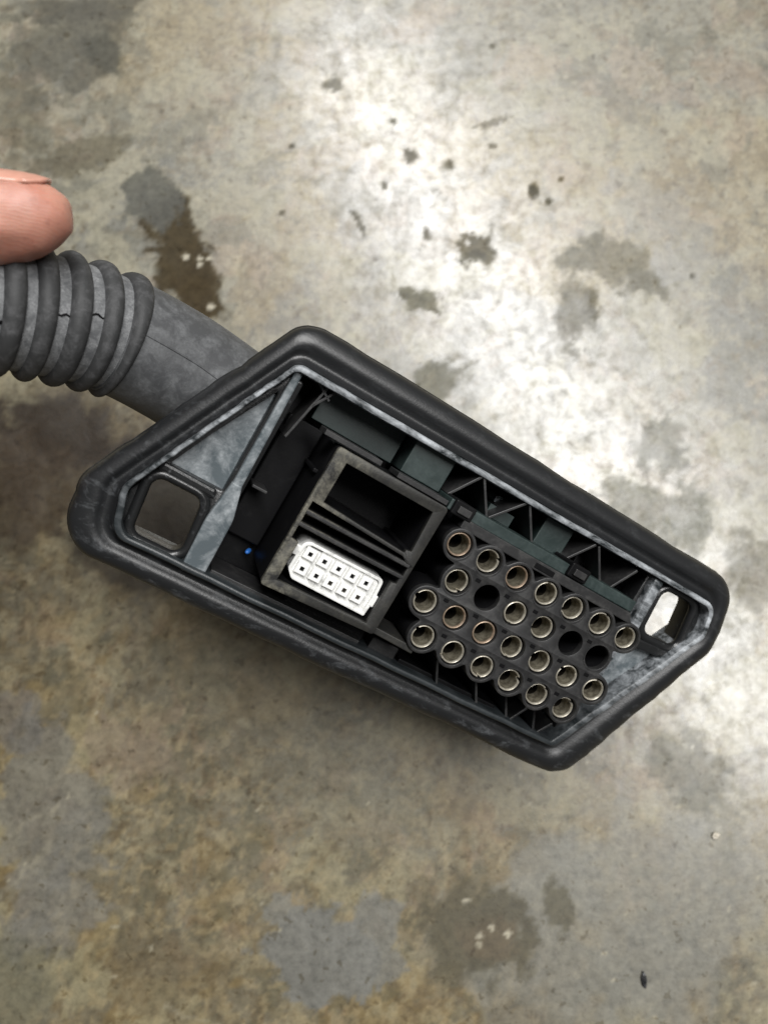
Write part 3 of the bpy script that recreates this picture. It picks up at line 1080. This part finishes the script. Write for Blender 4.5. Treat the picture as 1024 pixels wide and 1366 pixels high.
# back of the boot, between flange and hose
back = []
for k, (t, w) in enumerate(((.9, -15), (.9, -16), (1.2, -23), (2.0, -27.4))):
    back.append([L(max(-40, min(41, OUTER[i][0] * (1 - t) + INNER[i][0] * t)), OUTER[i][1] * (1 - t) + INNER[i][1] * t, w) for i in range(NP_)])
loft('boot_back', back[1:], M['boot'], conn, caps=(False, True))

# ------------------------------------------------------------------ the hand on the hose
def capsule_chain(bm, chain, seg=20):
    """overlapping spheres and cones along (point, radius) joints, to be fused by a remesh"""
    dense = []
    for (p, r), (q, r2) in zip(chain, chain[1:]):
        for k in range(6):
            t = k / 6
            dense.append((p.lerp(q, t), r + (r2 - r) * t))
    dense.append(chain[-1])
    for p, r in dense:
        bmesh.ops.create_icosphere(bm, subdivisions=3, radius=r, matrix=Matrix.Translation(p))


def W_(x, y, z):
    return cam_pt(x, y, z)


thumb_tip = W_(-57.2, -47.8, 134.0)
wrist = W_(-180, -50, 150)
hand_base = W_(-150, -40, 150)


def h_(x, y, z, r):
    return (W_(x, y, z) - hand_base, r * MM)


bm = bmesh.new()
capsule_chain(bm, [h_(-55.9, -47.9, 134.0, 5.6), h_(-58.5, -47.8, 133.9, 6.9), h_(-62, -47.5, 133.6, 7.5), h_(-68, -46.9, 131.5, 8.0), h_(-78, -46, 126.5, 8.6), h_(-88, -45.5, 121.5, 9.4), h_(-104, -45, 119.5, 9.2),
                   h_(-122, -45, 122, 11.5), h_(-148, -48, 134, 15), h_(-176, -52, 145, 19)])
grips = [(-92, 7.8), (-109, 8.3), (-126, 8.0), (-142, 6.9)]
for gx, gr in grips:
    y0, z0 = -34 + max(0, (-gx - 120)) * .15, (129.5 if gx > -100 else 127.6) + max(0, (-gx - 122)) * .3
    R = 12.4 + gr - 1.0

    def ang(a, rr):
        a = math.radians(a)
        return (gx, y0 - rr * math.cos(a), z0 + rr * math.sin(a))
    ch = [h_(-170, -54, 148, 15), h_(gx * .45 - 170 * .55, -58, 143, 11), h_(*ang(28, R + 6), gr * 1.25), h_(*ang(62, R + 3.5), gr * 1.05), h_(*ang(100, R + 1.5), gr), h_(*ang(140, R), gr * .92), h_(*ang(178, R - .5), gr * .86), h_(*ang(205, R - 1), gr * .72)]
    capsule_chain(bm, ch)
capsule_chain(bm, [h_(-168, -53, 152, 19), h_(-190, -55, 150, 21), h_(-235, -62, 142, 25), h_(-300, -72, 128, 33), h_(-380, -84, 108, 40)])
me = bpy.data.meshes.new('hand')
bm.to_mesh(me)
bm.free()
me.materials.append(M['skin'])
me.polygons.foreach_set('use_smooth', [True] * len(me.polygons))
hand = bpy.data.objects.new('hand', me)
C.objects.link(hand)
hand.location = hand_base
rm = hand.modifiers.new('fuse', 'REMESH')
rm.mode = 'VOXEL'
rm.voxel_size = 0.0011
rm.use_smooth_shade = True
sm = hand.modifiers.new('relax', 'SMOOTH')
sm.factor = .5
sm.iterations = 8
tx = bpy.data.textures.new('skin_unevenness', 'CLOUDS')
tx.noise_scale = .0045
tx.noise_depth = 3
dm = hand.modifiers.new('uneven', 'DISPLACE')
dm.texture = tx
dm.strength = .0009
dm.mid_level = .5
hand['label'] = 'bare hand with its thumb pressed on the grey corrugated hose'
hand['category'] = 'hand'

# thumb nail: a curved plate that follows the upper side of the thumb tip
nx_ = (W_(-56, -47.9, 134) - W_(-64, -47.3, 133.2)).normalized()       # along the thumb, to the tip
nz_ = cam_dir((.06, -.95, -.30))                                       # out of the nail
nz_ = (nz_ - nx_ * nz_.dot(nx_)).normalized()
ny_ = nz_.cross(nx_)
c0 = W_(-60.0, -47.6, 133.8) - hand_base
PRO = [(4.1, 5.6), (1.5, 6.9), (-2.0, 7.5), (-8.0, 8.0), (-18, 8.6)]


def thumb_r(x):
    best = 0
    for (xa, ra), (xb, rb) in zip(PRO, PRO[1:]):
        for k in range(9):
            xc, r = xa + (xb - xa) * k / 8, ra + (rb - ra) * k / 8
            if abs(x - xc) < r:
                best = max(best, math.sqrt(r * r - (x - xc) ** 2))
    return best


nv, nf = [], []
NU, NV = 20, 14
for i in range(NU + 1):
    a = i / NU
    for j in range(NV + 1):
        b = j / NV * 2 - 1
        lx = -7.5 + 14.2 * a
        if a > .6:
            lx -= 2.6 * (a - .6) / .4 * b ** 4
        else:
            lx += 2.2 * b * b * (1 - a / .6)
        lift = .10 if a < .8 else .10 + (a - .8) * 3.2
        rad = max(thumb_r(lx), 4.4) * .985 + lift + .06
        th = b * .72
        nv.append(tuple(c0 + nx_ * (lx * MM) + nz_ * (rad * math.cos(th) * MM) + ny_ * (rad * math.sin(th) * MM)))
for i in range(NU):
    for j in range(NV):
        q = i * (NV + 1) + j
        nf.append((q, q + 1, q + NV + 2, q + NV + 1))
nail = mesh_obj('thumbnail', nv, nf, M['nail'], hand, True, 60)
so = nail.modifiers.new('thick', 'SOLIDIFY')
so.thickness = .0006
so.offset = -1


# ------------------------------------------------------------------ grit on the floor
def crumb(name, px, py, sx, sy, szz, rot, mat, label):
    x, y = floor_px(px, py)
    b = bmesh.new()
    bmesh.ops.create_icosphere(b, subdivisions=3, radius=1.0)
    for v in b.verts:
        k = 1 + .35 * (float(fbm(np.array([v.co.x * 1.7 + px]), np.array([v.co.y * 1.7 + v.co.z + py]), 3, 3)[0]) - .5) * 2
        v.co = Vector((v.co.x * sx * k * MM, v.co.y * sy * k * MM, (v.co.z * .9 + .75) * szz * k * MM))
    m_ = bpy.data.meshes.new(name)
    b.to_mesh(m_)
    b.free()
    lowest = min(v.co.z for v in m_.vertices)
    for v in m_.vertices:
        v.co.z -= lowest
    m_.materials.append(mat)
    o = bpy.data.objects.new(name, m_)
    C.objects.link(o)
    o.location = (x * MM, y * MM, -0.0001)
    o.rotation_euler.z = math.radians(rot)
    o['label'] = label
    o['category'] = 'grit'


pale = dusty('pale_stone', (.5, .46, .38), (.3, .27, .2), .5, .7, 900)
crumb('stone_chip', 953, 1114, 1.0, .8, .6, 20, pale, 'pale stone chip lying on the bare grey concrete')
crumb('rubber_sliver', 858, 1306, .7, 1.9, .5, 5, M['boot'], 'small black sliver of rubber lying on the concrete')
